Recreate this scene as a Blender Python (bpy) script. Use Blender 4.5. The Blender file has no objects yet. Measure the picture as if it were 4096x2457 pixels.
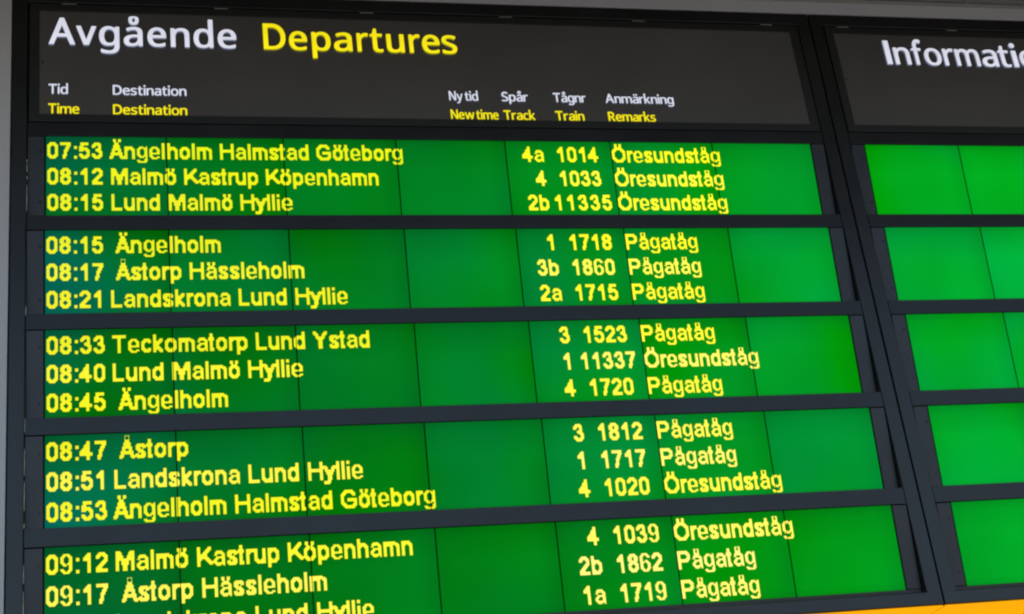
import bpy, bmesh, math, random
from mathutils import Vector, Matrix

S = bpy.context.scene
COL = S.collection

# ------------------------------------------------------------------ camera
Z0 = 3.78                       # height above the ground of the top edge of the first display row
cam_d = bpy.data.cameras.new('camera')
cam_d.lens = 55.88
cam_d.sensor_width = 36.0
cam_d.sensor_fit = 'HORIZONTAL'
cam_d.clip_start = 0.05
cam_d.clip_end = 1000.0
cam = bpy.data.objects.new('camera', cam_d)
COL.objects.link(cam)
rx = Vector((0.96966618, -0.21441028, -0.11737008))
up = Vector((0.01552745, -0.42517130, 0.90497970))
bk = Vector((-0.24393934, -0.87935067, -0.40894498))
M = Matrix.Identity(4)
for i in range(3):
    M[i][0], M[i][1], M[i][2] = rx[i], up[i], bk[i]
M.translation = Vector((0.15841, -3.61452, 1.60060))
cam.matrix_world = M
S.camera = cam

# ------------------------------------------------------------------ sky, sun, exposure
SUN_EL, SUN_AZ = 38.0, 205.0    # the sun stands behind the boards, the fronts are in shade
world = bpy.data.worlds.new('World')
S.world = world
world.use_nodes = True
wn = world.node_tree.nodes
sky = wn.new('ShaderNodeTexSky')
sky.sky_type = 'NISHITA'
sky.sun_disc = False
sky.sun_elevation = math.radians(SUN_EL)
sky.sun_rotation = math.radians(20.0)
sky.air_density = 1.0
sky.dust_density = 1.6
bg = wn['Background']
world.node_tree.links.new(sky.outputs[0], bg.inputs[0])
bg.inputs[1].default_value = 0.15
sun_d = bpy.data.lights.new('sun', 'SUN')
sun_d.energy = 4.5
sun_d.angle = math.radians(0.5)
sun_d.color = (1.0, 0.95, 0.87)
sun = bpy.data.objects.new('sun', sun_d)
COL.objects.link(sun)
# direction to the sun: behind the boards (+y), a little to the right
az = math.radians(20.0)
to_sun = Vector((math.sin(az) * math.cos(math.radians(SUN_EL)), math.cos(az) * math.cos(math.radians(SUN_EL)), math.sin(math.radians(SUN_EL))))
sun.rotation_euler = to_sun.to_track_quat('Z', 'Y').to_euler()
sun.location = (2, 6, 8)
S.view_settings.view_transform = 'Standard'
S.view_settings.look = 'None'
S.view_settings.exposure = 0.8
EK = 0.5743                     # lamps and screens are set against that exposure
S.view_settings.gamma = 1.0
S.cycles.pixel_filter_type = 'BLACKMAN_HARRIS'
S.cycles.filter_width = 2.2     # the photograph is a little soft

# ------------------------------------------------------------------ materials
def lin(r, g, b):
    f = lambda c: (c / 255 / 12.92) if c / 255 <= 0.04045 else ((c / 255 + 0.055) / 1.055) ** 2.4
    return (f(r), f(g), f(b), 1.0)

def mat(name, color, rough=0.5, metal=0.0, spec=0.5, bump=0.0, bscale=200.0, mottle=0.0, mscale=6.0, rvar=0.0):
    """painted or plastic surface: slight mottling of colour and gloss, fine relief"""
    m = bpy.data.materials.new(name)
    m.use_nodes = True
    n, l = m.node_tree.nodes, m.node_tree.links
    p = n['Principled BSDF']
    p.inputs['Base Color'].default_value = (*color[:3], 1)
    p.inputs['Roughness'].default_value = rough
    p.inputs['Metallic'].default_value = metal
    p.inputs['Specular IOR Level'].default_value = spec
    tc = n.new('ShaderNodeTexCoord')
    if mottle or rvar:
        nz = n.new('ShaderNodeTexNoise')
        nz.inputs['Scale'].default_value = mscale
        nz.inputs['Detail'].default_value = 5
        nz.inputs['Roughness'].default_value = 0.6
        l.new(tc.outputs['Object'], nz.inputs['Vector'])
        if mottle:
            mr = n.new('ShaderNodeMapRange')
            mr.inputs['From Min'].default_value = 0.3
            mr.inputs['From Max'].default_value = 0.7
            mr.inputs['To Min'].default_value = 1 - mottle
            mr.inputs['To Max'].default_value = 1 + mottle
            l.new(nz.outputs['Fac'], mr.inputs['Value'])
            mx = n.new('ShaderNodeVectorMath')
            mx.operation = 'SCALE'
            mx.inputs[0].default_value = color[:3]
            l.new(mr.outputs[0], mx.inputs['Scale'])
            l.new(mx.outputs[0], p.inputs['Base Color'])
        if rvar:
            m2 = n.new('ShaderNodeMapRange')
            m2.inputs['From Min'].default_value = 0.3
            m2.inputs['From Max'].default_value = 0.7
            m2.inputs['To Min'].default_value = max(0.02, rough - rvar)
            m2.inputs['To Max'].default_value = rough + rvar
            l.new(nz.outputs['Fac'], m2.inputs['Value'])
            l.new(m2.outputs[0], p.inputs['Roughness'])
    if bump:
        nb = n.new('ShaderNodeTexNoise')
        nb.inputs['Scale'].default_value = bscale
        nb.inputs['Detail'].default_value = 3
        l.new(tc.outputs['Object'], nb.inputs['Vector'])
        b = n.new('ShaderNodeBump')
        b.inputs['Strength'].default_value = bump
        b.inputs['Distance'].default_value = 0.002
        l.new(nb.outputs['Fac'], b.inputs['Height'])
        l.new(b.outputs[0], p.inputs['Normal'])
    return m

M_FRAME = mat('frame_paint', (0.0165, 0.0145, 0.0130), 0.34, bump=0.05, bscale=350, mottle=0.12, mscale=5, rvar=0.05)
M_RAIL = mat('rail_paint', (0.0118, 0.0104, 0.0098), 0.38, bump=0.05, bscale=300, mottle=0.15, mscale=4, rvar=0.07)
M_SIDE = mat('side_panel_paint', (0.020, 0.020, 0.022), 0.40, bump=0.06, bscale=250, mottle=0.22, mscale=9, rvar=0.08)
M_HFRAME = mat('header_frame_paint', (0.018, 0.0165, 0.0140), 0.42, bump=0.05, bscale=300, mottle=0.1, mscale=5)
M_HEAD = mat('header_panel', (0.100, 0.087, 0.076), 0.30, bump=0.02, bscale=120, mottle=0.13, mscale=2.2)  # mottling stands in for soft brownish reflections on the panel
M_BLACK = mat('recess_black', (0.006, 0.006, 0.006), 0.7)
M_DARK = mat('recess_brown', (0.030, 0.024, 0.021), 0.5)
M_JOINT = mat('orange_joint', (0.30, 0.055, 0.004), 0.6)
M_GREY = mat('surround_paint', (0.52, 0.475, 0.45), 0.45, bump=0.05, bscale=220, mottle=0.03, mscale=3)
M_TRIM = mat('ceiling_trim_paint', (0.33, 0.29, 0.25), 0.5, mottle=0.05, mscale=8)
M_TAB = mat('tab_metal', (0.38, 0.34, 0.29), 0.4, 0.2)
M_SCREW = mat('blackened_screw', (0.013, 0.013, 0.015), 0.42)
M_LOCK = mat('lock_brass', (0.12, 0.10, 0.07), 0.4, 0.7)
M_GLINT = mat('gap_glint_paint', (0.48, 0.46, 0.36), 0.4, mottle=0.5, mscale=40)  # pale colour of the painted glints in the left gap
M_ADDED_WALL = mat('added_back_wall', (0.25, 0.24, 0.23), 0.8, bump=0.3, bscale=60, mottle=0.1, mscale=2)
M_GROUND = mat('ground_paving', (0.24, 0.23, 0.22), 0.85, bump=0.4, bscale=40, mottle=0.15, mscale=1.5)

def ceiling_material():
    m = bpy.data.materials.new('wood_wool_board')
    m.use_nodes = True
    n, l = m.node_tree.nodes, m.node_tree.links
    p = n['Principled BSDF']
    tc = n.new('ShaderNodeTexCoord')
    nz = n.new('ShaderNodeTexNoise'); nz.inputs['Scale'].default_value = 45; nz.inputs['Detail'].default_value = 6
    nz.inputs['Distortion'].default_value = 1.5
    l.new(tc.outputs['Object'], nz.inputs['Vector'])
    cr = n.new('ShaderNodeValToRGB')
    cr.color_ramp.elements[0].position = 0.38; cr.color_ramp.elements[0].color = (0.007, 0.006, 0.004, 1)
    cr.color_ramp.elements[1].position = 0.62; cr.color_ramp.elements[1].color = (0.085, 0.066, 0.040, 1)
    l.new(nz.outputs['Fac'], cr.inputs[0])
    l.new(cr.outputs[0], p.inputs['Base Color'])
    p.inputs['Roughness'].default_value = 0.95
    b = n.new('ShaderNodeBump'); b.inputs['Strength'].default_value = 1.0; b.inputs['Distance'].default_value = 0.01
    l.new(nz.outputs['Fac'], b.inputs['Height']); l.new(b.outputs[0], p.inputs['Normal'])
    return m
M_CEIL = ceiling_material()

def emis(name, color, strength=1.0, rough=0.4, base=None, vary=0.0, vscale=12.0, spec=0.5):
    strength = strength * EK
    # emissive surface, a touch uneven as a backlight is
    m = bpy.data.materials.new(name)
    m.use_nodes = True
    n, l = m.node_tree.nodes, m.node_tree.links
    p = n['Principled BSDF']
    p.inputs['Base Color'].default_value = (*(base or color)[:3], 1)
    p.inputs['Roughness'].default_value = rough
    p.inputs['Specular IOR Level'].default_value = spec
    p.inputs['Emission Color'].default_value = (*color[:3], 1)
    p.inputs['Emission Strength'].default_value = strength
    if vary:
        tc = n.new('ShaderNodeTexCoord')
        nz = n.new('ShaderNodeTexNoise'); nz.inputs['Scale'].default_value = vscale; nz.inputs['Detail'].default_value = 2
        l.new(tc.outputs['Object'], nz.inputs['Vector'])
        mr = n.new('ShaderNodeMapRange')
        mr.inputs['From Min'].default_value = 0.3; mr.inputs['From Max'].default_value = 0.7
        mr.inputs['To Min'].default_value = strength * (1 - vary); mr.inputs['To Max'].default_value = strength * (1 + vary)
        l.new(nz.outputs['Fac'], mr.inputs['Value'])
        l.new(mr.outputs[0], p.inputs['Emission Strength'])
    return m

def screen_material():
    """backlit green panels: each differs a little; view-angle falloff, shade and haze are painted in"""
    m = bpy.data.materials.new('green_backlit_screen')
    m.use_nodes = True
    n, l = m.node_tree.nodes, m.node_tree.links
    p = n['Principled BSDF']
    p.inputs['Base Color'].default_value = (0.002, 0.005, 0.004, 1)
    p.inputs['Roughness'].default_value = 0.30
    p.inputs['Specular IOR Level'].default_value = 0.0
    geo = n.new('ShaderNodeNewGeometry')
    sep = n.new('ShaderNodeSeparateXYZ'); l.new(geo.outputs['Position'], sep.inputs[0])
    oi = n.new('ShaderNodeObjectInfo')
    tc = n.new('ShaderNodeTexCoord')
    sg = n.new('ShaderNodeSeparateXYZ'); l.new(tc.outputs['Generated'], sg.inputs[0])
    # level along the board: change with viewing angle, painted into the emission
    mr = n.new('ShaderNodeMapRange'); mr.inputs['From Min'].default_value = 0; mr.inputs['From Max'].default_value = 2.9
    l.new(sep.outputs['X'], mr.inputs['Value'])
    lv = n.new('ShaderNodeValToRGB')
    e = lv.color_ramp.elements
    def g(v): return (v, v, v, 1)
    e[0].position = 0.0; e[0].color = g(0.135)
    e[1].position = 1.0; e[1].color = g(0.42)
    for pos, v in ((0.10, 0.16), (0.25, 0.185), (0.42, 0.22), (0.55, 0.28), (0.70, 0.33), (0.82, 0.39)):
        k = lv.color_ramp.elements.new(pos); k.color = g(v)
    l.new(mr.outputs[0], lv.inputs[0])
    # patches
    nz = n.new('ShaderNodeTexNoise'); nz.inputs['Scale'].default_value = 3.4; nz.inputs['Detail'].default_value = 1.5
    nz.noise_dimensions = '4D'
    mul = n.new('ShaderNodeMath'); mul.operation = 'MULTIPLY'; mul.inputs[1].default_value = 9.0
    l.new(oi.outputs['Random'], mul.inputs[0])
    l.new(mul.outputs[0], nz.inputs['W']); l.new(geo.outputs['Position'], nz.inputs['Vector'])
    pa = n.new('ShaderNodeMapRange'); pa.inputs['From Min'].default_value = 0.35; pa.inputs['From Max'].default_value = 0.65
    pa.inputs['To Min'].default_value = 0.92; pa.inputs['To Max'].default_value = 1.10
    l.new(nz.outputs['Fac'], pa.inputs['Value'])
    # painted shade and falloff: weaker towards top edge and corners of each panel
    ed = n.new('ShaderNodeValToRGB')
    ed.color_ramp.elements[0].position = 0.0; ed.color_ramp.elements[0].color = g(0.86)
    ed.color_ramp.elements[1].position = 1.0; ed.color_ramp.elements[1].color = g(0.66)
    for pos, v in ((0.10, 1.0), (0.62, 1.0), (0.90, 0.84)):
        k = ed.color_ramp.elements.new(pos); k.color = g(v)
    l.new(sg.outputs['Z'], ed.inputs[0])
    ex = n.new('ShaderNodeValToRGB')
    ex.color_ramp.elements[0].position = 0.0; ex.color_ramp.elements[0].color = g(0.94)
    ex.color_ramp.elements[1].position = 1.0; ex.color_ramp.elements[1].color = g(0.84)
    for pos, v in ((0.12, 1.0), (0.82, 1.0)):
        k = ex.color_ramp.elements.new(pos); k.color = g(v)
    l.new(sg.outputs['X'], ex.inputs[0])
    rr = n.new('ShaderNodeMapRange'); rr.inputs['To Min'].default_value = 0.94; rr.inputs['To Max'].default_value = 1.07
    l.new(oi.outputs['Random'], rr.inputs['Value'])
    def mulm(a, b):
        k = n.new('ShaderNodeMath'); k.operation = 'MULTIPLY'; l.new(a, k.inputs[0]); l.new(b, k.inputs[1]); return k.outputs[0]
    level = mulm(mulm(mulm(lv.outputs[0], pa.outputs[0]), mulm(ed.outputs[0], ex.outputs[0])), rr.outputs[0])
    # hue: pure green to sea green, the teal at the left end is painted sky haze
    n2 = n.new('ShaderNodeTexNoise'); n2.inputs['Scale'].default_value = 2.6; n2.inputs['Detail'].default_value = 1.0
    n2.noise_dimensions = '4D'
    l.new(mul.outputs[0], n2.inputs['W']); l.new(geo.outputs['Position'], n2.inputs['Vector'])
    h1 = n.new('ShaderNodeMapRange'); h1.inputs['From Min'].default_value = 0.34; h1.inputs['From Max'].default_value = 0.62
    l.new(n2.outputs['Fac'], h1.inputs['Value'])
    h2 = n.new('ShaderNodeValToRGB')
    h2.color_ramp.elements[0].position = 0.0; h2.color_ramp.elements[0].color = g(0.72)
    h2.color_ramp.elements[1].position = 1.0; h2.color_ramp.elements[1].color = g(0.10)
    for pos, v in ((0.05, 0.38), (0.12, 0.17), (0.25, 0.10), (0.45, 0.15), (0.6, 0.12)):
        k = h2.color_ramp.elements.new(pos); k.color = g(v)
    l.new(mr.outputs[0], h2.inputs[0])
    h1.inputs['To Min'].default_value = 0.02; h1.inputs['To Max'].default_value = 1.0
    # the first and the fifth row are a purer green
    mz = n.new('ShaderNodeMapRange'); mz.inputs['From Min'].default_value = 2.45; mz.inputs['From Max'].default_value = 3.80
    l.new(sep.outputs['Z'], mz.inputs['Value'])
    hz = n.new('ShaderNodeValToRGB'); hz.color_ramp.interpolation = 'CONSTANT'
    hz.color_ramp.elements[0].position = 0.0; hz.color_ramp.elements[0].color = g(0.45)
    hz.color_ramp.elements[1].position = 0.795; hz.color_ramp.elements[1].color = g(0.6)
    k = hz.color_ramp.elements.new(0.20); k.color = g(1.0)
    l.new(mz.outputs[0], hz.inputs[0])
    hue = mulm(mulm(h1.outputs[0], h2.outputs[0]), hz.outputs[0])
    cb = n.new('ShaderNodeCombineXYZ'); cb.inputs[1].default_value = 1.0
    l.new(hue, cb.inputs[2])
    sc = n.new('ShaderNodeVectorMath'); sc.operation = 'SCALE'
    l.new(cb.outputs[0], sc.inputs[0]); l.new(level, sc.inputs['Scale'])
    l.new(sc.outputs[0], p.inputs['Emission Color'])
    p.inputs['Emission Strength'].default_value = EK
    return m
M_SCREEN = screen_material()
M_WHITE = emis('white_acrylic', (0.66, 0.66, 0.77), 0.86, 0.25, (0.6, 0.6, 0.62), 0.10, 9.0)
M_WHITE_S = emis('white_acrylic_edge', (0.16, 0.19, 0.29), 0.75, 0.3, (0.3, 0.3, 0.36))
M_YELLOW = emis('yellow_acrylic', (0.86, 0.72, 0.004), 0.95, 0.25, (0.6, 0.5, 0.02), 0.10, 9.0)
M_YELLOW_S = emis('yellow_acrylic_edge', (0.30, 0.29, 0.003), 0.75, 0.3, (0.4, 0.36, 0.02))
M_ORANGE = emis('orange_panel', (1.0, 0.415, 0.0), 1.0, 0.5, (0.3, 0.10, 0.0), 0.03, 3.0, spec=0.05)  # orange underside, its brightness set as emission
_dots = {}
def dot_material(r, g, b):
    key = (round(r, 2), round(g, 2), round(b, 3))
    if key not in _dots:
        _dots[key] = emis('lit_dots', key, 1.18, 0.5, (0.02, 0.02, 0.002), 0.05, 25.0, spec=0.05)
    return _dots[key]

# ------------------------------------------------------------------ helpers
# board coordinates: X right, Y down from the top of the first display row, D into the board
def P(X, Y, D=0.0):
    return Vector((X, D, Z0 - Y))

def box(bm, X0, X1, Y0, Y1, D0, D1, tilt=None):
    """tilt=(Ya, Da, slope): depth grows with Y from Ya"""
    vs = []
    for D in (D0, D1):
        for (X, Y) in ((X0, Y0), (X1, Y0), (X1, Y1), (X0, Y1)):
            d = D + (tilt[1] * (Y - tilt[0]) if tilt else 0)
            vs.append(bm.verts.new(P(X, Y, d)))
    a = vs
    for f in ((0, 3, 2, 1), (4, 5, 6, 7), (0, 1, 5, 4), (1, 2, 6, 5), (2, 3, 7, 6), (3, 0, 4, 7)):
        bm.faces.new([a[i] for i in f])
    return a

def ring(bm, o, i, D0, D1, r_in=0.0, r_out=0.0):
    """rectangular frame; o and i are (X0, X1, Y0, Y1)"""
    def loop(q, r, D):
        X0, X1, Y0, Y1 = q
        pts = []
        n = 5
        for cx, cy, a0 in ((X0 + r, Y0 + r, 180), (X1 - r, Y0 + r, 270), (X1 - r, Y1 - r, 0), (X0 + r, Y1 - r, 90)):
            for k in range(n):
                a = math.radians(a0 + 90 * k / (n - 1))
                pts.append(bm.verts.new(P(cx + r * math.cos(a), cy + r * math.sin(a), D)))
        return pts
    r_in = max(r_in, 0.0004); r_out = max(r_out, 0.0004)
    of, inf = loop(o, r_out, D0), loop(i, r_in, D0)
    ob, ib = loop(o, r_out, D1), loop(i, r_in, D1)
    n = len(of)
    for k in range(n):
        j = (k + 1) % n
        bm.faces.new((of[k], inf[k], inf[j], of[j]))
        bm.faces.new((ob[k], ob[j], ib[j], ib[k]))
        bm.faces.new((of[k], of[j], ob[j], ob[k]))
        bm.faces.new((inf[k], ib[k], ib[j], inf[j]))

def disc(bm, X, Y, r, D0, D1, n=14):
    f, b = [], []
    for k in range(n):
        a = 2 * math.pi * k / n
        f.append(bm.verts.new(P(X + r * math.cos(a), Y + r * math.sin(a), D0)))
        b.append(bm.verts.new(P(X + r * math.cos(a), Y + r * math.sin(a), D1)))
    bm.faces.new(f); bm.faces.new(b[::-1])
    for k in range(n):
        j = (k + 1) % n
        bm.faces.new((f[k], b[k], b[j], f[j]))

def link(name, bm, m, parent=None, bevel=0.0, origin=None, segs=2):
    """one mesh object, its origin at its own centre"""
    bmesh.ops.recalc_face_normals(bm, faces=bm.faces[:])
    if bevel:
        es = [e for e in bm.edges if len(e.link_faces) == 2 and e.calc_face_angle(0) > math.radians(60)]
        bmesh.ops.bevel(bm, geom=es, offset=bevel, segments=segs, affect='EDGES', profile=0.5)
    if origin is None:
        lo = Vector([min(v.co[i] for v in bm.verts) for i in range(3)])
        hi = Vector([max(v.co[i] for v in bm.verts) for i in range(3)])
        origin = (lo + hi) / 2
    for v in bm.verts:
        v.co -= origin
    me = bpy.data.meshes.new(name)
    bm.to_mesh(me); bm.free()
    for mm in (m if isinstance(m, (list, tuple)) else [m]):
        me.materials.append(mm)
    o = bpy.data.objects.new(name, me)
    COL.objects.link(o)
    o.location = origin
    if parent is not None:
        o.parent = parent
        o.location = origin - world_loc(parent)
    return o

def world_loc(o):
    v = Vector(o.location)
    while o.parent is not None:
        o = o.parent
        v += Vector(o.location)
    return v

def empty(name, loc, parent=None):
    o = bpy.data.objects.new(name, None)
    o.empty_display_size = 0.1
    COL.objects.link(o)
    o.location = loc
    if parent is not None:
        o.parent = parent
        o.location = Vector(loc) - world_loc(parent)
    return o

def tag(o, label=None, cat=None, group=None, kind=None):
    if label: o['label'] = label
    if cat: o['category'] = cat
    if group: o['group'] = group
    if kind: o['kind'] = kind

def one_box(name, m, parent, X0, X1, Y0, Y1, D0, D1, tilt=None, bevel=0.0):
    bm = bmesh.new()
    box(bm, X0, X1, Y0, Y1, D0, D1, tilt)
    return link(name, bm, m, parent, bevel)

# ------------------------------------------------------------------ the setting
MOD, NX, NY = 0.300, 96, 64           # display panel width and its dots
PITCH, HGT, DEPTH = 0.27001, 0.21770, 0.01906
SL = DEPTH / HGT
B2 = 2.26987                          # second board, to the right of the first
XR = 7.0

bm = bmesh.new()
vs = [bm.verts.new(v) for v in ((-60, -60, 0), (60, -60, 0), (60, 60, 0), (-60, 60, 0))]
bm.faces.new(vs)
tag(link('ground', bm, M_GROUND), kind='structure')
wl = one_box('added_wall', M_ADDED_WALL, None, -6, 9, -0.75, Z0, 0.32, 0.55)  # unseen wall, put in behind the boards to block the sun
tag(wl, kind='structure')

# grey surround: top rail over both boards and the post at the left
sur = empty('board_surround', P(-0.085, Z0, 0.02))
tag(sur, 'light grey painted metal surround above and left of the dark display boards', 'surround')
SUR_B = 1.349
one_box('top_rail', M_GREY, sur, -0.30, XR, -0.4945, -0.4510, -0.002, 0.30, bevel=0.0012)
one_box('post', M_GREY, sur, -0.30, -0.0845, -0.4505, Z0, -0.0025, 0.30, bevel=0.0012)

# ceiling over the boards, running out over the platform
ceil = empty('ceiling', P(1.5, -0.52, -0.9))
tag(ceil, kind='structure')
CY, CD = -0.5085, -1.72
one_box('wall_trim', M_TRIM, ceil, -2.6, 7.3, -0.5085, -0.4955, -0.0005, 0.02)
one_box('deck', M_TRIM, ceil, -2.6, 7.3, -0.75, -0.56, CD, 0.30)
TX0 = 2.7283 - 0.6 * 9
tile_bm = bmesh.new()
random.seed(4)
NG = 7
gv = {}
for a in range(NG + 1):
    for b in range(NG + 1):
        e = a in (0, NG) or b in (0, NG)
        gv[a, b] = tile_bm.verts.new((0.5816 * a / NG - 0.2908, 0.5516 * b / NG - 0.2758, 0.0 if e else random.uniform(-0.003, 0.002)))
for a in range(NG):
    for b in range(NG):
        tile_bm.faces.new((gv[a, b], gv[a + 1, b], gv[a + 1, b + 1], gv[a, b + 1]))
r_ = bmesh.ops.extrude_face_region(tile_bm, geom=tile_bm.faces[:])
bmesh.ops.translate(tile_bm, vec=(0, 0, 0.03), verts=[v for v in r_['geom'] if isinstance(v, bmesh.types.BMVert)])
bmesh.ops.recalc_face_normals(tile_bm, faces=tile_bm.faces[:])
tile_me = bpy.data.meshes.new('ceiling_tile'); tile_bm.to_mesh(tile_me); tile_bm.free(); tile_me.materials.append(M_CEIL)
cw = world_loc(ceil)
for i in range(16):
    for j in range(3):
        t = bpy.data.objects.new('ceiling_tile', tile_me)
        COL.objects.link(t); t.parent = ceil
        t.location = Vector((TX0 + 0.6 * i + 0.3, -0.010 - 0.2758 - j * 0.570, Z0 - CY + 0.006)) - cw
        t.rotation_euler.z = math.pi * ((i * 7 + j * 3) % 2)
for i in range(17):
    one_box('ceiling_bar', M_TRIM, ceil, TX0 + 0.6 * i - 0.0092, TX0 + 0.6 * i + 0.0092, CY - 0.012, CY, CD, -0.0012)
for j in range(4):
    d = -0.0006 - j * 0.570
    one_box('ceiling_bar', M_TRIM, ceil, TX0, TX0 + 9.6, CY - 0.014, CY - 0.002, d - 0.0095 * 2, d)
one_box('ceiling_edge', M_TRIM, ceil, -2.6, 7.3, -0.76, CY + 0.03, CD - 0.03, CD - 0.002)

# orange panels closing the underside of the two boards, brightness set by emission
for k, (a, b, lab) in enumerate(((-0.082, 2.1824, 'bright orange panel under the departures board, left of the seam'),
                                 (2.1870, 4.4, 'bright orange panel under the information board, right of the seam'))):
    o = one_box('underside_panel', M_ORANGE, None, a, b, 1.3470, 1.3500, 0.0035, 0.30)
    tag(o, lab, 'light panel', 'orange panels under the boards')  # orange underside, its brightness set by emission
    if k == 0: one_box('joint_strip', M_JOINT, o, 2.1826, 2.1868, 1.3465, 1.3490, 0.0040, 0.29)

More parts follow.
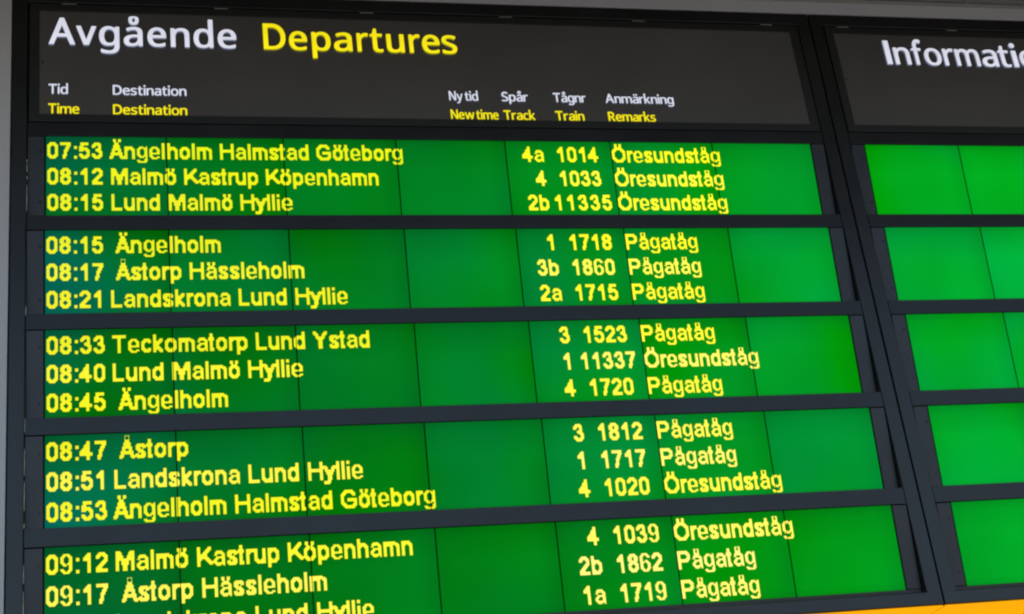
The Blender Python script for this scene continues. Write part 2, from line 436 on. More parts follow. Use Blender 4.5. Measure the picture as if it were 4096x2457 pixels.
GLYPH = {
    'A': [[[-4,-4],[-13,1],[-12,9],[208,574],[224,580],[289,580],[301,577],[314,549],[522,14],[524,1],[509,-5],[436,-5],[423,1],[354,172],[161,172],[156,171],[151,164],[87,1],[74,-5]],[[185,249],[321,248],[327,251],[256,442],[188,264]]],
    'v': [[[159,-4],[149,1],[143,11],[-13,429],[-1,435],[74,435],[86,432],[91,427],[204,118],[316,427],[321,432],[334,435],[406,435],[419,432],[421,426],[417,414],[259,1],[246,-5]]],
    'g': [[[190,-197],[135,-190],[103,-182],[65,-167],[62,-159],[63,-101],[80,-95],[130,-114],[195,-127],[235,-130],[258,-127],[278,-122],[303,-107],[312,-99],[321,-86],[333,-61],[339,-39],[339,6],[341,19],[338,22],[300,1],[265,-10],[248,-12],[193,-12],[165,-7],[128,7],[100,25],[80,45],[60,74],[47,101],[37,136],[29,184],[29,239],[32,264],[37,294],[47,326],[57,349],[75,377],[105,407],[133,424],[165,437],[195,443],[245,443],[263,440],[313,423],[345,401],[348,401],[355,429],[365,434],[423,435],[435,432],[439,424],[439,-39],[428,-89],[416,-116],[404,-134],[379,-159],[343,-179],[310,-190],[265,-197]],[[217,56],[248,55],[265,58],[285,64],[305,78],[318,94],[328,114],[339,154],[342,181],[341,236],[334,289],[326,314],[318,329],[304,349],[273,367],[250,372],[215,372],[203,369],[174,351],[157,329],[147,309],[134,259],[132,191],[137,154],[145,124],[160,94],[175,75],[205,58]]],
    'å': [[[146,-12],[121,-7],[81,8],[56,27],[38,51],[25,83],[22,103],[22,136],[33,174],[47,196],[66,214],[108,239],[176,257],[226,262],[283,262],[300,266],[302,291],[299,313],[294,336],[282,356],[256,371],[241,374],[193,372],[163,364],[111,343],[93,345],[73,391],[70,401],[88,411],[136,429],[201,442],[261,442],[283,439],[326,426],[346,416],[369,396],[389,363],[397,336],[399,316],[399,1],[383,-6],[333,-5],[323,-2],[318,3],[312,31],[308,33],[278,10],[243,-5],[201,-13]],[[172,56],[206,55],[231,60],[251,70],[274,88],[288,110],[297,136],[299,151],[298,203],[231,202],[198,197],[176,191],[156,181],[139,166],[128,143],[125,128],[128,96],[135,78],[146,67]],[[198,483],[173,490],[155,501],[138,517],[128,536],[122,558],[122,583],[128,606],[135,621],[163,646],[201,659],[246,659],[286,646],[314,621],[326,596],[329,566],[324,538],[316,523],[306,510],[291,498],[276,490],[248,482]],[[215,533],[231,532],[239,536],[251,551],[254,563],[254,581],[250,593],[241,604],[231,609],[218,609],[208,604],[203,598],[195,578],[195,563],[200,546]]],
    'e': [[[220,-12],[180,-5],[138,10],[100,35],[75,60],[55,91],[40,128],[29,186],[29,238],[34,276],[47,321],[70,364],[103,399],[135,421],[175,436],[203,442],[265,442],[293,436],[338,419],[365,399],[391,371],[411,333],[421,298],[426,266],[426,206],[423,200],[410,197],[133,195],[137,156],[152,113],[164,96],[178,82],[200,68],[213,63],[243,57],[275,57],[325,65],[388,87],[395,86],[406,81],[406,23],[400,15],[340,-5],[310,-10],[285,-13]],[[136,263],[318,262],[321,266],[321,286],[311,323],[290,354],[273,366],[260,371],[248,374],[220,374],[193,366],[175,354],[165,344],[145,308],[137,281]]],
    'n': [[[64,-4],[56,-1],[53,6],[54,429],[67,435],[129,434],[140,429],[144,406],[147,401],[149,401],[167,414],[212,434],[249,442],[307,442],[337,437],[367,427],[399,407],[422,382],[432,361],[443,324],[446,304],[444,1],[432,-5],[362,-5],[347,1],[346,294],[340,321],[330,344],[312,362],[297,369],[282,372],[244,372],[212,364],[197,355],[184,342],[169,316],[159,284],[153,239],[152,1],[139,-5]]],
    'd': [[[195,-12],[158,-5],[118,13],[100,25],[74,51],[55,81],[37,131],[29,186],[29,241],[32,268],[45,323],[67,368],[98,402],[123,419],[165,436],[190,442],[255,442],[280,436],[308,426],[340,408],[340,608],[355,614],[423,614],[435,611],[439,603],[438,1],[425,-5],[365,-5],[352,3],[349,26],[345,28],[318,10],[275,-7],[245,-13]],[[229,56],[270,60],[293,70],[305,79],[313,88],[326,111],[333,133],[339,166],[339,253],[333,286],[323,319],[310,342],[293,359],[273,369],[240,374],[223,374],[200,369],[182,358],[165,342],[150,313],[142,293],[132,231],[132,191],[137,153],[147,118],[157,98],[170,80],[190,65],[210,58]]],
    'D': [[[74,-4],[66,-1],[63,6],[64,572],[79,578],[287,578],[312,575],[362,564],[392,554],[424,539],[452,521],[488,489],[515,451],[527,426],[540,391],[550,334],[550,251],[545,214],[527,154],[512,124],[497,100],[464,65],[422,36],[377,16],[332,3],[272,-5]],[[167,69],[259,68],[294,73],[337,86],[364,101],[389,121],[410,146],[430,186],[438,214],[445,264],[445,316],[443,341],[430,394],[412,429],[388,459],[359,479],[327,494],[272,505],[172,505],[166,501]]],
    'p': [[[64,-197],[56,-194],[53,-186],[54,429],[67,435],[129,434],[140,429],[144,409],[147,401],[149,401],[169,417],[194,429],[244,442],[299,442],[327,437],[358,426],[388,409],[411,389],[430,364],[445,334],[452,311],[463,256],[463,179],[458,144],[444,98],[419,53],[389,23],[358,4],[327,-7],[299,-12],[242,-12],[187,3],[154,21],[152,-191],[139,-197]],[[248,56],[267,55],[292,61],[313,74],[323,84],[332,96],[347,126],[361,186],[361,246],[355,279],[345,311],[330,339],[314,355],[291,369],[277,372],[239,372],[224,369],[202,359],[187,348],[176,334],[164,306],[158,284],[153,244],[153,194],[158,151],[174,104],[183,89],[207,68],[222,61]]],
    'a': [[[146,-12],[121,-7],[81,8],[56,27],[38,51],[25,83],[22,103],[22,136],[33,174],[47,196],[66,214],[108,239],[176,257],[226,262],[283,262],[300,266],[302,291],[299,313],[294,336],[282,356],[256,371],[241,374],[193,372],[163,364],[111,343],[93,345],[73,391],[70,401],[88,411],[136,429],[201,442],[261,442],[283,439],[326,426],[346,416],[369,396],[389,363],[397,336],[399,316],[399,1],[383,-6],[333,-5],[323,-2],[318,3],[312,31],[308,33],[278,10],[243,-5],[201,-13]],[[172,56],[206,55],[231,60],[251,70],[274,88],[288,110],[297,136],[299,151],[298,203],[231,202],[198,197],[176,191],[156,181],[139,166],[128,143],[125,128],[128,96],[135,78],[146,67]]],
    'r': [[[64,-4],[56,-1],[53,6],[54,429],[69,435],[124,435],[137,432],[142,419],[143,399],[147,390],[184,419],[222,437],[247,442],[297,442],[327,437],[332,431],[333,421],[328,384],[322,366],[309,362],[282,368],[249,367],[237,364],[217,354],[196,339],[179,319],[166,296],[156,261],[153,239],[152,1],[139,-5]]],
    't': [[[174,-12],[127,0],[104,13],[84,32],[69,61],[60,91],[58,118],[58,366],[52,369],[12,370],[2,373],[-2,378],[-2,406],[1,411],[59,439],[86,523],[91,531],[102,534],[147,534],[159,528],[162,436],[269,434],[279,431],[283,426],[283,378],[279,373],[267,369],[167,369],[161,366],[160,108],[164,93],[176,71],[197,58],[207,55],[222,55],[272,64],[285,61],[288,56],[288,8],[285,3],[274,-2],[242,-10],[222,-13]]],
    'u': [[[190,-12],[162,-8],[135,0],[112,10],[94,23],[69,53],[54,91],[48,128],[49,428],[65,434],[137,434],[150,428],[151,126],[161,93],[177,72],[197,60],[232,55],[270,60],[300,76],[311,86],[323,103],[333,128],[341,171],[342,428],[357,434],[427,434],[440,431],[443,423],[442,1],[430,-5],[365,-5],[354,1],[351,23],[347,28],[317,8],[285,-5],[245,-13]]],
    's': [[[137,-12],[80,-2],[42,10],[30,17],[26,26],[27,81],[37,86],[50,87],[115,63],[157,55],[197,54],[215,57],[242,68],[255,81],[260,88],[266,111],[263,128],[252,146],[232,161],[192,181],[137,203],[90,225],[65,242],[47,259],[32,286],[26,308],[26,338],[34,366],[46,386],[77,414],[102,426],[125,434],[165,442],[240,442],[262,439],[297,431],[347,414],[353,406],[348,393],[330,353],[320,348],[310,348],[275,361],[235,372],[180,374],[162,371],[140,361],[127,346],[124,336],[124,318],[132,301],[140,292],[189,266],[275,231],[313,211],[341,186],[353,168],[360,148],[363,128],[361,91],[350,61],[327,32],[305,15],[285,5],[255,-5],[227,-10],[205,-13]]],
    'f': [[[83,-4],[75,-1],[72,6],[72,366],[68,370],[13,370],[1,373],[-3,379],[-2,406],[3,412],[71,434],[75,499],[85,539],[102,569],[133,597],[178,614],[198,618],[263,617],[316,604],[323,599],[324,594],[309,549],[304,544],[283,540],[243,550],[218,550],[201,542],[188,530],[183,519],[175,491],[172,464],[173,437],[266,435],[278,432],[282,426],[282,379],[278,373],[268,370],[173,368],[172,4],[168,-2],[158,-5]]],
    'o': [[[213,-12],[175,-5],[128,15],[94,41],[62,81],[47,111],[37,141],[32,168],[29,193],[32,266],[42,311],[62,353],[75,372],[115,408],[155,429],[193,439],[210,442],[278,442],[305,436],[335,426],[360,414],[400,382],[428,343],[446,301],[454,266],[457,243],[457,188],[454,166],[448,138],[438,108],[423,78],[402,48],[376,26],[345,8],[298,-8],[265,-13]],[[239,56],[278,60],[305,75],[319,88],[336,116],[346,143],[354,196],[351,261],[346,286],[331,323],[319,341],[298,359],[278,369],[243,374],[220,372],[200,366],[170,347],[157,328],[147,308],[137,273],[132,233],[132,196],[137,158],[145,128],[160,98],[172,83],[188,70],[208,60]]],
    'm': [[[64,-4],[56,-1],[53,6],[53,424],[57,432],[69,435],[129,434],[140,429],[144,406],[147,403],[177,422],[214,437],[242,442],[297,442],[324,437],[357,426],[384,407],[402,389],[437,417],[457,427],[487,437],[514,442],[569,442],[599,437],[637,422],[657,408],[680,379],[696,334],[701,291],[701,6],[697,-2],[684,-5],[617,-5],[602,1],[601,286],[598,309],[592,329],[581,351],[569,362],[542,372],[507,372],[479,364],[472,359],[459,350],[449,336],[434,301],[426,249],[425,1],[409,-5],[342,-5],[329,-1],[326,6],[325,306],[320,326],[310,346],[304,354],[293,364],[269,372],[237,372],[219,369],[199,359],[181,341],[166,314],[158,284],[153,241],[152,1],[139,-5]]],
    'i': [[[64,-4],[56,-1],[53,6],[53,426],[56,432],[66,435],[139,435],[149,431],[153,424],[152,4],[149,-2],[139,-5]],[[99,496],[76,501],[58,514],[48,536],[48,556],[56,577],[71,589],[89,595],[119,595],[136,589],[152,576],[160,556],[160,536],[152,516],[144,508],[121,498]]],
    'T': [[[184,-4],[176,-1],[173,6],[173,501],[167,505],[9,505],[-3,508],[-7,516],[-6,571],[9,578],[437,578],[449,574],[453,566],[453,514],[449,508],[437,505],[279,505],[273,501],[273,4],[269,-2],[259,-5]]],
    'N': [[[74,-4],[66,-1],[63,6],[64,572],[79,578],[164,577],[177,572],[436,169],[447,153],[452,150],[450,569],[454,574],[467,578],[532,578],[545,574],[548,566],[547,1],[534,-5],[449,-5],[437,-2],[430,4],[170,409],[157,424],[158,356],[160,344],[160,4],[157,-2],[147,-5]]],
    'y': [[[37,-197],[7,-192],[-5,-184],[-6,-131],[10,-125],[62,-130],[85,-124],[100,-115],[115,-100],[128,-79],[158,-1],[-12,429],[0,435],[75,435],[87,432],[92,427],[207,123],[213,131],[317,427],[322,432],[335,435],[407,435],[420,432],[422,426],[420,419],[245,-44],[230,-82],[210,-119],[191,-146],[175,-162],[140,-184],[90,-197]]],
    'w': [[[123,-3],[114,0],[110,7],[-3,417],[-5,427],[-3,432],[10,436],[80,436],[93,432],[98,427],[167,157],[173,145],[255,407],[265,432],[278,436],[353,436],[365,432],[370,428],[452,157],[458,145],[461,150],[535,430],[550,436],[623,436],[635,430],[521,12],[515,1],[503,-4],[420,-4],[405,2],[318,287],[315,290],[310,280],[223,4],[218,-1],[208,-4]]],
    'S': [[[155,-12],[87,-3],[50,8],[31,16],[26,23],[27,86],[37,91],[47,92],[115,70],[180,60],[220,60],[260,68],[290,86],[303,101],[310,116],[316,138],[313,171],[301,198],[285,214],[267,226],[125,288],[86,313],[68,331],[46,366],[36,398],[33,416],[34,453],[42,486],[57,514],[79,538],[120,564],[165,579],[195,584],[280,584],[355,569],[390,556],[400,551],[403,546],[385,496],[377,485],[362,482],[315,499],[270,509],[250,512],[212,512],[195,509],[175,501],[156,488],[142,466],[136,443],[136,421],[142,398],[153,378],[182,355],[222,335],[312,299],[345,281],[365,267],[391,241],[400,226],[410,206],[418,161],[416,123],[410,101],[400,78],[382,52],[347,23],[317,8],[280,-5],[252,-10],[227,-13]]],
    'c': [[[210,-12],[163,-2],[118,18],[95,34],[77,53],[62,73],[45,108],[32,161],[29,186],[29,238],[34,278],[45,318],[62,353],[88,387],[123,414],[173,434],[210,442],[280,442],[300,439],[333,431],[363,421],[371,416],[372,411],[353,361],[348,355],[330,352],[278,367],[240,372],[200,364],[172,346],[155,323],[139,283],[132,231],[134,171],[140,143],[155,106],[169,86],[185,73],[205,63],[243,57],[285,62],[315,70],[343,81],[355,81],[363,78],[366,73],[366,18],[363,13],[348,5],[293,-10],[270,-13]]],
    'k': [[[64,-4],[56,-1],[53,6],[53,606],[57,612],[67,615],[139,615],[150,611],[153,604],[154,265],[164,273],[201,314],[314,432],[327,435],[407,435],[419,432],[421,429],[393,396],[263,261],[252,244],[434,1],[432,-2],[419,-5],[337,-5],[324,-1],[189,177],[182,181],[153,156],[152,1],[139,-5]]],
    'R': [[[74,-4],[66,-1],[63,6],[64,571],[79,578],[274,577],[337,567],[367,557],[392,544],[409,532],[428,514],[447,481],[458,441],[460,414],[458,379],[450,349],[428,311],[402,286],[347,254],[499,1],[484,-5],[404,-5],[391,-1],[383,6],[252,231],[172,232],[167,231],[165,226],[164,1],[152,-5]],[[167,304],[252,302],[274,305],[297,311],[312,318],[335,339],[350,366],[355,396],[355,416],[347,454],[329,480],[299,497],[274,502],[252,505],[167,503]]],
    'ä': [[[146,-12],[121,-7],[81,8],[56,27],[38,51],[25,83],[22,103],[22,136],[33,174],[47,196],[66,214],[108,239],[176,257],[226,262],[283,262],[300,266],[302,291],[299,313],[294,336],[282,356],[256,371],[241,374],[193,372],[163,364],[111,343],[93,345],[73,391],[70,401],[88,411],[136,429],[201,442],[261,442],[283,439],[326,426],[346,416],[369,396],[389,363],[397,336],[399,316],[399,1],[383,-6],[333,-5],[323,-2],[318,3],[312,31],[308,33],[278,10],[243,-5],[201,-13]],[[172,56],[206,55],[231,60],[251,70],[274,88],[288,110],[297,136],[299,151],[298,203],[231,202],[198,197],[176,191],[156,181],[139,166],[128,143],[125,128],[128,96],[135,78],[146,67]],[[133,503],[113,512],[101,530],[98,548],[103,568],[116,581],[136,589],[166,589],[186,581],[199,568],[204,548],[201,531],[196,521],[186,510],[168,503]],[[283,503],[265,511],[253,526],[250,536],[250,558],[255,571],[266,581],[286,589],[316,589],[336,581],[349,568],[354,548],[351,531],[346,521],[336,510],[318,503]]],
}
# ---- dot-matrix alphabet: thin strokes, each lit dot is then thickened to 3 x 3 ----
DIG={
'0':"..###..|.#...#.|#.....#|#.....#|#.....#|#.....#|#.....#|#.....#|#.....#|#.....#|.#...#.|..###..",
'1':"...#|..##|.#.#|#..#|...#|...#|...#|...#|...#|...#|...#|...#",
'2':"..###..|.#...#.|#.....#|......#|......#|.....#.|....#..|...#...|..#....|.#.....|#......|#######",
'3':"..###..|.#...#.|#....#.|.....#.|.....#.|...##..|.....#.|......#|......#|#.....#|.#...#.|..###..",
'4':".....#..|.....#..|....##..|...#.#..|...#.#..|..#..#..|.#...#..|#....#..|########|.....#..|.....#..|.....#..",
'5':".#####.|.#.....|.#.....|#......|#.###..|##...#.|......#|......#|......#|#.....#|.#...#.|..###..",
'6':"..###..|.#...#.|#.....#|#......|#.###..|##...#.|#.....#|#.....#|#.....#|#.....#|.#...#.|..###..",
'7':"#######|......#|.....#.|.....#.|....#..|....#..|...#...|...#...|...#...|...#...|..#....|..#....",
'8':"..###..|.#...#.|#.....#|#.....#|.#...#.|..###..|.#...#.|#.....#|#.....#|#.....#|.#...#.|..###..",
'9':"..###..|.#...#.|#.....#|#.....#|#.....#|#.....#|.#...##|..###.#|......#|#.....#|.#...#.|..###..",
':':"|||#||||||||#",
}
X9={ # x-height letters, first row is stroke row 3
'a':"..###..|.#...#.|#.....#|....###|..##..#|.#....#|#.....#|#....##|.####.#",
'c':"..###.|.#...#|#.....|#.....|#.....|#.....|#.....|.#...#|..###.",
'e':"..###..|.#...#.|#.....#|#.....#|#######|#......|#.....#|.#...#.|..###..",
'g':"..###.#|.#...##|#.....#|#.....#|#.....#|#.....#|#.....#|.#...##|..###.#|......#|......#|#####.#",
'm':"#.##.###..|##..##...#.|#....#....#|#....#....#|#....#....#|#....#....#|#....#....#|#....#....#|#....#....#",
'n':"#.###..|##...#.|#.....#|#.....#|#.....#|#.....#|#.....#|#.....#|#.....#",
'o':"..###..|.#...#.|#.....#|#.....#|#.....#|#.....#|#.....#|.#...#.|..###..",
'p':"#.###..|##...#.|#.....#|#.....#|#.....#|#.....#|#.....#|##...#.|#.###..|#......|#......|#......",
'r':"#.##|##..|#...|#...|#...|#...|#...|#...|#...",
's':".####.|#....#|#.....|.#....|..##..|....#.|.....#|#....#|.####.",
'u':"#.....#|#.....#|#.....#|#.....#|#.....#|#.....#|#.....#|.#...##|..###.#",
'y':"#......#|.#....#.|.#....#.|..#..#..|..#..#..|...##...|...##...|....#...|....#...|...#....|...#....|###.....",
'i':"#|#|#|#|#|#|#|#|#",
}
ASC={
'b':"#|#|#|#.###..|##...#.|#.....#|#.....#|#.....#|#.....#|#.....#|##...#.|#.###..",
'd':"......#|......#|......#|..###.#|.#...##|#.....#|#.....#|#.....#|#.....#|#.....#|.#...##|..###.#",
'h':"#|#|#|#.###..|##...#.|#.....#|#.....#|#.....#|#.....#|#.....#|#.....#|#.....#",
'k':"#|#|#|#....#|#...#.|#..#..|#.#...|##....|#.#...|#..#..|#...#.|#....#",
'l':"#|#|#|#|#|#|#|#|#|#|#|#",
't':".#.|.#.|.#.|###|.#.|.#.|.#.|.#.|.#.|.#.|.#.|.##",
'A':"....##....|....##....|...#..#...|...#..#...|...#..#...|..#....#..|..#....#..|..#....#..|.########.|.#......#.|.#......#.|#........#",
'G':"...#####...|..#.....#..|.#.......#.|#..........|#..........|#..........|#....######|#.........#|#.........#|.#........#|..#......#.|...######..",
'H':"#........#|#........#|#........#|#........#|#........#|##########|#........#|#........#|#........#|#........#|#........#|#........#",
'K':"#.......#|#......#.|#.....#..|#....#...|#...#....|#..##....|#.#..#...|##....#..|#......#.|#.......#|#........#|#.........",
'L':"#......|#......|#......|#......|#......|#......|#......|#......|#......|#......|#......|#######",
'M':"##........##|#.#......#.#|#.#......#.#|#..#....#..#|#..#....#..#|#...#..#...#|#...#..#...#|#...#..#...#|#....##....#|#....##....#|#....##....#|#....##....#",
'P':"#######..|#......#.|#.......#|#.......#|#.......#|#......#.|#######..|#........|#........|#........|#........|#........",
'T':"#########|....#....|....#....|....#....|....#....|....#....|....#....|....#....|....#....|....#....|....#....|....#....",
'Y':"#........#|.#......#.|..#....#..|..#....#..|...#..#...|....##....|....##....|....##....|....##....|....##....|....##....|....##....",
'O':"...#####...|..#.....#..|.#.......#.|#.........#|#.........#|#.........#|#.........#|#.........#|#.........#|.#.......#.|..#.....#..|...#####...",
}
DIRECT={
'a':(3,"..#####..|.#######.|.########|###...###|..#######|.########|####..###|###...###|#########|.########|..####.##"),
'e':(3,"..#####..|.#######.|####.####|###...###|###...###|#########|#########|###......|####..###|.########|..#####.."),
'g':(3,"..####.##|.########|####.####|###...###|###...###|###...###|###...###|####.####|.########|..####.##|......###|###...###|#########|.#######."),
'6':(0,"..#####..|.#######.|####.####|###...###|###......|###.###..|########.|####.####|###...###|###...###|###...###|####.####|.#######.|..#####.."),
'i':(0,"###|###|###||###|###|###|###|###|###|###|###|###|###"),
}
DIRECT['9']=(0,'|'.join(q[::-1] for q in reversed(DIRECT['6'][1].split('|'))))
LSB={':':2,'1':2,'4':0,'t':0,'y':0,'A':0}
ADV={':':5,'l':4,'i':4,'m':14,'s':9,'c':9,'k':9,'r':6,'t':5,'y':9,'A':11,'G':14,'H':13,'K':12,'L':10,'M':15,'P':12,'T':12,'Y':13,'O':14,' ':5}
BASE={'Ä':'A','Å':'A','Ö':'O','ä':'a','å':'a','ö':'o'}
def glyph_dots(ch):
    """lit dots (col, row) of a thickened glyph, row 0 = cap top"""
    b=BASE.get(ch,ch); st=[]
    rows,top=(DIG[b],0) if b in DIG else ((X9[b],3) if b in X9 else (ASC[b],0))
    for r,row in enumerate(rows.split('|')):
        for c,v in enumerate(row):
            if v=='#': st.append((c,r+top))
    if ch=='i': st.append((0,0)) 
    if ch=='Ä': st+=[(3,-3),(7,-3)]
    if ch=='Ö': st+=[(3,-3),(7,-3)]
    if ch in 'äö': st+=[(1,0),(5,0)]
    dots={(c+i,r+j) for c,r in st for i in range(3) for j in range(3)}
    if b in DIRECT:
        t0,pat=DIRECT[b]
        dots={d for d in dots if d[1]<3 and ch=='ä'}|{(c,r+t0) for r,row in enumerate(pat.split('|')) for c,v in enumerate(row) if v=='#'}
    ring={'å':(2,-1),'Å':(4,-3)}.get(ch)
    if ring:
        w=5 if ch=='å' else 4
        for i in range(w):
            for j in range(4):
                if not (j in(1,2) and i in ((2,) if w==5 else (1,2))): dots.add((ring[0]+i,ring[1]+j))
    return dots
def line_dots(text,cell,top,adv=None):
    out=set()
    for ch in text:
        if ch!=' ':
            b=BASE.get(ch,ch); l=LSB.get(b,1)
            out|={(cell+l+c,top+r) for c,r in glyph_dots(ch)}
        else: b=' '
        cell+=adv or ADV.get(b,10)
    return out

# ------------------------------------------------------------------ lettering of the headers (outlines in thousandths of an em)
def poly_area(p):
    return sum(p[i][0] * p[(i + 1) % len(p)][1] - p[(i + 1) % len(p)][0] * p[i][1] for i in range(len(p))) / 2

YMAP = [(-0.300, -0.0352), (-0.198, -0.0248), (-0.010, 0.0), (0.0, 0.0008), (0.438, 0.0600), (0.580, 0.0836), (0.616, 0.0908), (0.68, 0.0960), (0.76, 0.104)]
def ymap(y):
    for (a, A), (b, B) in zip(YMAP, YMAP[1:]):
        if y <= b:
            return A + (B - A) * (y - a) / (b - a)
    return YMAP[-1][1]

def cut_letter(bm, ch, X0, X1, Ybase, k, d_face, d_back):
    """raised letter between X0 and X1; k = size relative to the headline"""
    if ch == 'I':
        loops = [[[0, -6], [100, -6], [100, 580], [0, 580]]]
    else:
        loops = GLYPH[ch]
    xs = [p[0] for q in loops for p in q]
    a, b = min(xs), max(xs)
    w = (X1 - X0) / (b - a)
    edges = []
    fv = []
    for q in loops:
        lp = [bm.verts.new(P(X0 + (x - a) * w, Ybase - ymap(y / 1000) * k, d_face)) for x, y in q]
        fv.append(lp)
        for i in range(len(lp)):
            edges.append(bm.edges.new((lp[i], lp[(i + 1) % len(lp)])))
    r = bmesh.ops.triangle_fill(bm, edges=edges, use_beauty=True, use_dissolve=False)
    for f in r['geom']:
        if isinstance(f, bmesh.types.BMFace): f.material_index = 0
    for lp in fv:
        bk_ = [bm.verts.new(v.co + Vector((0, d_back - d_face, 0))) for v in lp]
        for i in range(len(lp)):
            j = (i + 1) % len(lp)
            f = bm.faces.new((lp[i], bk_[i], bk_[j], lp[j])); f.material_index = 1

D_PANEL = 0.0015
D_FACE = D_PANEL - 0.0060
def headline(parent, letters, m, ms, dx=0.0):
    for ch, a, b in letters:
        bm = bmesh.new()
        cut_letter(bm, ch, a + dx, b + dx, -0.2768, 1.0, D_FACE, D_PANEL)
        link('letter', bm, [m, ms], parent)

def word(parent, text, X0, X1, Ybase, k, m, ms):
    """small caption, letters spread over its measured width"""
    gap, sp = 0.040, 0.20
    w = []
    for ch in text:
        xs = [p[0] for q in GLYPH[ch] for p in q]
        w.append((max(xs) - min(xs)) / 1000)
    tot = sum(w) + gap * (len(text) - 1)
    u = (X1 - X0) / tot
    bm = bmesh.new(); x = X0
    for ch, cw_ in zip(text, w):
        cut_letter(bm, ch, x, x + cw_ * u, Ybase, k, D_PANEL - 0.004, D_PANEL)
        x += (cw_ + gap) * u
    link('caption', bm, [m, ms], parent)

# ------------------------------------------------------------------ a board
def board(name, label, x0, nmod):
    W = nmod * MOD
    root = empty(name, P(x0 + W / 2, 1.346, 0.05))
    tag(root, label, 'display board')
    xa, xb = x0 - 0.0820, x0 + W + 0.0835
    bm = bmesh.new()
    ring(bm, (xa, xb, -0.4490, 1.3460), (x0 - 0.0440, x0 + W + 0.0446, -0.4095, 1.3110), -0.0020, 0.060, 0.0025, 0.004)
    link('outer_frame', bm, M_FRAME, root, bevel=0.0030, segs=3)
    one_box('back_plate', M_DARK, root, x0 - 0.060, x0 + W + 0.060, -0.43, 1.33, 0.0405, 0.046)
    one_box('seal', M_DARK, root, x0 - 0.04375, x0 - 0.0420, 0.03, 1.30, 0.012, 0.030)
    for a, b in ((0.068, 0.076), (0.080, 0.104), (0.116, 0.124), (0.140, 0.215), (0.475, 0.500), (0.765, 0.800), (0.840, 0.905), (0.920, 0.990), (1.020, 1.031), (1.118, 1.160), (1.178, 1.250)) if x0 < 1 else ():
        one_box('gap_glint', M_GLINT, root, x0 - 0.0437, x0 - 0.0424, a, b, 0.0004, 0.012)  # added pale slivers standing in for light leaking through the gap
    # header
    hp = one_box('header_panel', M_HEAD, root, x0 - 0.0240, x0 + W + 0.0240, -0.395, -0.056, D_PANEL, 0.02)
    bm = bmesh.new()
    ring(bm, (x0 - 0.0395, x0 + W + 0.0415, -0.4058, -0.0438), (x0 - 0.0147, x0 + W + 0.0156, -0.3838, -0.0664), -0.0012, 0.016, 0.001, 0.002)
    link('header_frame', bm, M_HFRAME, hp, bevel=0.0009)
    bm = bmesh.new()
    disc(bm, x0 - 0.0068, -0.2245, 0.0042, D_PANEL - 0.0012, D_PANEL + 0.002)
    disc(bm, x0 - 0.0068, -0.2245, 0.0021, D_PANEL - 0.0022, D_PANEL - 0.0011)
    link('lock', bm, M_LOCK, hp)
    n = int((W - 0.05) / 0.3965) + 1
    for k in range(n):
        a = x0 + (0.0424 if x0 < 1 else 0.0037) + 0.397 * k * (1.0 if x0 < 1 else 0.91)
        one_box('hinge_tab', M_TAB, root, a, a + 0.037, -0.4098, -0.4064, 0.0010, 0.010, bevel=0.0003)
    one_box('header_rail', M_RAIL, root, x0 - 0.0425, x0 + W + 0.0430, -0.0410, -0.0020, 0.0, 0.020, bevel=0.0007)
    rows = []
    for r in range(5):
        Y = r * PITCH
        off = (0.0006, -0.0009, 0.0, 0.0, 0.0)[r] if x0 < 1 else 0.0
        row = empty('display_row', P(x0 + W / 2, Y + HGT / 2, 0.01), root)
        HB = (0.2277, 0.2265, 0.2251, 0.2237, HGT)[r]     # upper edge of the rail below the row
        HD = HB + 0.004 if r < 4 else HGT
        one_box('side_panel', M_SIDE, row, x0 - 0.0418 + off * 0.5, x0 - 0.0020 + off, Y + 0.0004, Y + HD - 0.0010, -0.0003, 0.020, (Y, SL), bevel=0.0008)
        one_box('side_panel', M_SIDE, row, x0 + W + 0.0022 + off, x0 + W + 0.0418, Y + 0.0004, Y + HD - 0.0010, -0.0003, 0.020, (Y, SL), bevel=0.0008)
        for sy in (0.0425, 0.1815):
            bm = bmesh.new()
            d = SL * sy
            disc(bm, x0 - 0.0115, Y + sy, 0.0036, d - 0.0011, d + 0.004)
            disc(bm, x0 - 0.0115, Y + sy, 0.0016, d - 0.0016, d - 0.0010, 6)
            link('screw', bm, M_SCREW, row)
        for k in range(nmod):
            g = 0.0015
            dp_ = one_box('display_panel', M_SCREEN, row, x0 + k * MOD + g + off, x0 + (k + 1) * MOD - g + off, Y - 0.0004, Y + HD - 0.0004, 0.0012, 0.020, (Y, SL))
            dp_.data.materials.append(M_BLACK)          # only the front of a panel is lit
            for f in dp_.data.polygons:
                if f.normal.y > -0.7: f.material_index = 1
        if r < 4:
            one_box('rail', M_RAIL, row, x0 - 0.0428, x0 + W + 0.0435, Y + HB, Y + PITCH - 0.0022, 0.0, 0.040, bevel=0.0007)
        else:
            one_box('bottom_strip', M_DARK, row, x0 - 0.0418, x0 + W + 0.0418, Y + HGT, Y + HGT + 0.030, 0.0015, 0.020, (Y, SL))
        rows.append((row, off))
    return root, hp, rows

RIM = 0.37
def split_runs(dots, c, s, e):
    out = []
    for r in range(s, e + 1):
        l_ = 0.03 if (c - 1, r) in dots else RIM
        r_ = 0.03 if (c + 1, r) in dots else RIM
        if out and out[-1][2:] == [l_, r_]: out[-1][1] = r
        else: out.append([r, r, l_, r_])
    return out

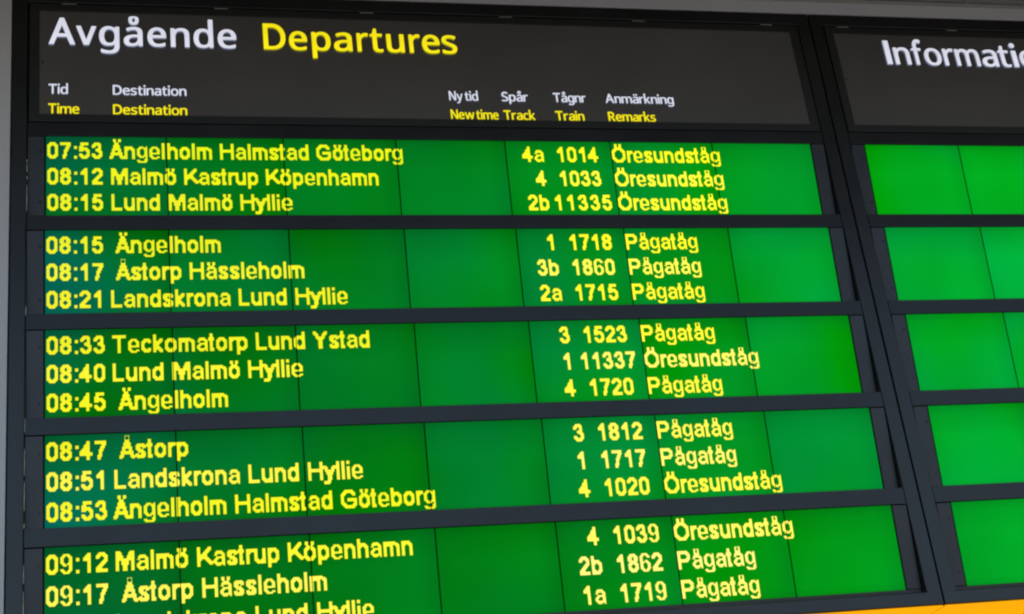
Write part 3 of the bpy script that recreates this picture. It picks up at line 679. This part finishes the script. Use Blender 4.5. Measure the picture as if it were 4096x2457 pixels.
def dots_mesh(name, parent, dots, r, off, x0, m):
    # lit dots joined down each dot column, one slim bar of 0.5 mm per run
    Y = r * PITCH
    pv = HGT / NY
    bm = bmesh.new()
    g = 0.0008
    px = (MOD - 2 * g) / NX
    cols = {}
    for c, rr_ in dots:
        cols.setdefault(c, set()).add(rr_)
    for c, rs in cols.items():
        rs = sorted(rs); s = p = rs[0]
        runs = []
        for q in rs[1:] + [None]:
            if q is None or q != p + 1:
                runs.append((s, p)); s = q
            p = q
        k = c // NX
        # each dot is a little narrower at the rim of a stroke than inside it
        for s, e in runs:
            for lo, hi, l_, r__ in split_runs(dots, c, s, e):
                xa = x0 + k * MOD + g + (c - k * NX + l_) * px + off
                xb = x0 + k * MOD + g + (c - k * NX + 1 - r__) * px + off
                ya = Y + (lo + 0.35 + (RIM if lo == s else 0)) * pv
                yb = min(Y + (hi + 1.35 - (RIM if hi == e else 0)) * pv, Y + HGT + (0.0065 if r < 4 else -0.001))
                if yb > ya:
                    box(bm, xa, xb, ya, yb, 0.0007, 0.0012, (Y, SL))
    return link(name, bm, m, parent)

b1, h1, rows1 = board('departures_board', 'wide dark departures board headed Avgående Departures with yellow train times on green', 0.0, 7)
b2, h2, rows2 = board('information_board', 'information board headed Information with blank green displays, right of the departures board', B2, 3)

headline(h1, [('A', .0087, .0752), ('v', .0779, .1292), ('g', .1361, .1880), ('å', .1992, .2478), ('e', .2604, .3089), ('n', .3205, .3695),
              ('d', .3807, .4322), ('e', .4441, .4934)], M_WHITE, M_WHITE_S)
headline(h1, [('D', .5655, .6252), ('e', .6345, .6835), ('p', .6961, .7472), ('a', .7562, .8062), ('r', .8200, .8518), ('t', .8562, .8912),
              ('u', .9020, .9510), ('r', .9648, .9962), ('e', 1.0012, 1.0508), ('s', 1.0573, 1.0992)], M_YELLOW, M_YELLOW_S)
headline(h2, [('I', 2.4074, 2.4244), ('n', 2.4354, 2.4867), ('f', 2.4947, 2.5315), ('o', 2.5350, 2.5902), ('r', 2.5985, 2.6334), ('m', 2.6389, 2.7174),
              ('a', 2.7265, 2.7795), ('t', 2.7842, 2.8210), ('i', 2.8303, 2.8485), ('o', 2.8561, 2.9113), ('n', 2.923, 2.974)], M_WHITE, M_WHITE_S)
YS, YE, KK = -0.1262, -0.0671, 0.355
for t_, a, b in (('Tid', .0084, .0566), ('Destination', .1688, .3562), ('Ny', 1.0604, 1.0985), ('tid', 1.1043, 1.1413), ('Spår', 1.2083, 1.2832),
                 ('Tågnr', 1.3562, 1.4501), ('Anmärkning', 1.5074, 1.7094)):
    word(h1, t_, a, b, YS, KK, M_WHITE, M_WHITE_S)
for t_, a, b in (('Time', .0077, .0845), ('Destination', .1685, .3564), ('New', 1.0595, 1.1250), ('time', 1.1301, 1.1927), ('Track', 1.2077, 1.2964),
                 ('Train', 1.3550, 1.4375), ('Remarks', 1.5077, 1.6465)):
    word(h1, t_, a, b, YE, KK, M_YELLOW, M_YELLOW_S)

# row, line: time, destination (text, start cell), track, train number (text, cell, spacing), train kind, tint of the left and right half
O_, P_ = 'Öresundståg', 'Pågatåg'
LINES = [
    (0, 0, '07:53', ('Ängelholm Halmstad Göteborg', 50), '4a', ('1014', 428, None), O_, (.76, .82, .01), (.90, .90, .02)),
    (0, 1, '08:12', ('Malmö Kastrup Köpenhamn', 50), '4', ('1033', 428, None), O_, (.80, .82, .01), (.95, .92, .06)),
    (0, 2, '08:15', ('Lund Malmö Hyllie', 50), '2b', ('11335', 421, 11), O_, (.78, .80, .02), (.95, .92, .04)),
    (1, 0, '08:15', ('Ängelholm', 54), '1', ('1718', 428, None), P_, (.78, .80, .02), (.95, .90, .03)),
    (1, 1, '08:17', ('Åstorp Hässleholm', 54), '3b', ('1860', 428, None), P_, (.82, .82, .03), (.97, .90, .12)),
    (1, 2, '08:21', ('Landskrona Lund Hyllie', 49), '2a', ('1715', 428, None), P_, (.82, .80, .02), (.95, .88, .04)),
    (2, 0, '08:33', ('Teckomatorp Lund Ystad', 49), '3', ('1523', 428, None), P_, (.80, .80, .02), (.96, .88, .05)),
    (2, 1, '08:40', ('Lund Malmö Hyllie', 49), '1', ('11337', 423, None), O_, (.88, .84, .04), (.98, .86, .18)),
    (2, 2, '08:45', ('Ängelholm', 54), '4', ('1720', 428, None), P_, (.86, .84, .02), (.97, .86, .07)),
    (3, 0, '08:47', ('Åstorp', 54), '3', ('1812', 428, None), P_, (.84, .82, .02), (.97, .86, .12)),
    (3, 1, '08:51', ('Landskrona Lund Hyllie', 49), '1', ('1717', 428, None), P_, (.93, .84, .08), (.99, .86, .20)),
    (3, 2, '08:53', ('Ängelholm Halmstad Göteborg', 49), '4', ('1020', 428, None), O_, (.86, .84, .02), (.97, .87, .08)),
    (4, 0, '09:12', ('Malmö Kastrup Köpenhamn', 49), '4', ('1039', 428, None), O_, (.88, .86, .04), (.99, .87, .16)),
    (4, 1, '09:17', ('Åstorp Hässleholm', 54), '2b', ('1862', 428, None), P_, (.94, .85, .12), (1.0, .86, .28)),
    (4, 2, '09:21', ('Landskrona Lund Hyllie', 49), '1a', ('1719', 428, None), P_, (.93, .85, .08), (1.0, .87, .22)),
]
for r, ln, tm, (dest, dc), trk, (num, nc, adv), kind, tl, tr in LINES:
    row, off = rows1[r]
    top = (4, 25, 46)[ln]
    ml, mr_ = dot_material(tl[0], tl[1], tl[2] * 0.7), dot_material(tr[0], tr[1], tr[2] * 0.7)
    dots_mesh('departure_time', row, line_dots(tm, 0, top), r, off, 0.0, ml)
    cell = dc
    for w_ in dest.split(' '):                 # one object for each word
        dots_mesh('destination', row, line_dots(w_, cell, top), r, off, 0.0, ml)
        cell += sum(ADV.get(BASE.get(ch, ch), 10) for ch in w_) + ADV[' ']
    dots_mesh('track_number', row, line_dots(trk, 398 if len(trk) == 2 else 408, top), r, off, 0.0, mr_)
    dots_mesh('train_number', row, line_dots(num, nc, top, adv), r, off, 0.0, mr_)
    dots_mesh('train_kind', row, line_dots(kind, 479, top), r, off, 0.0, mr_)
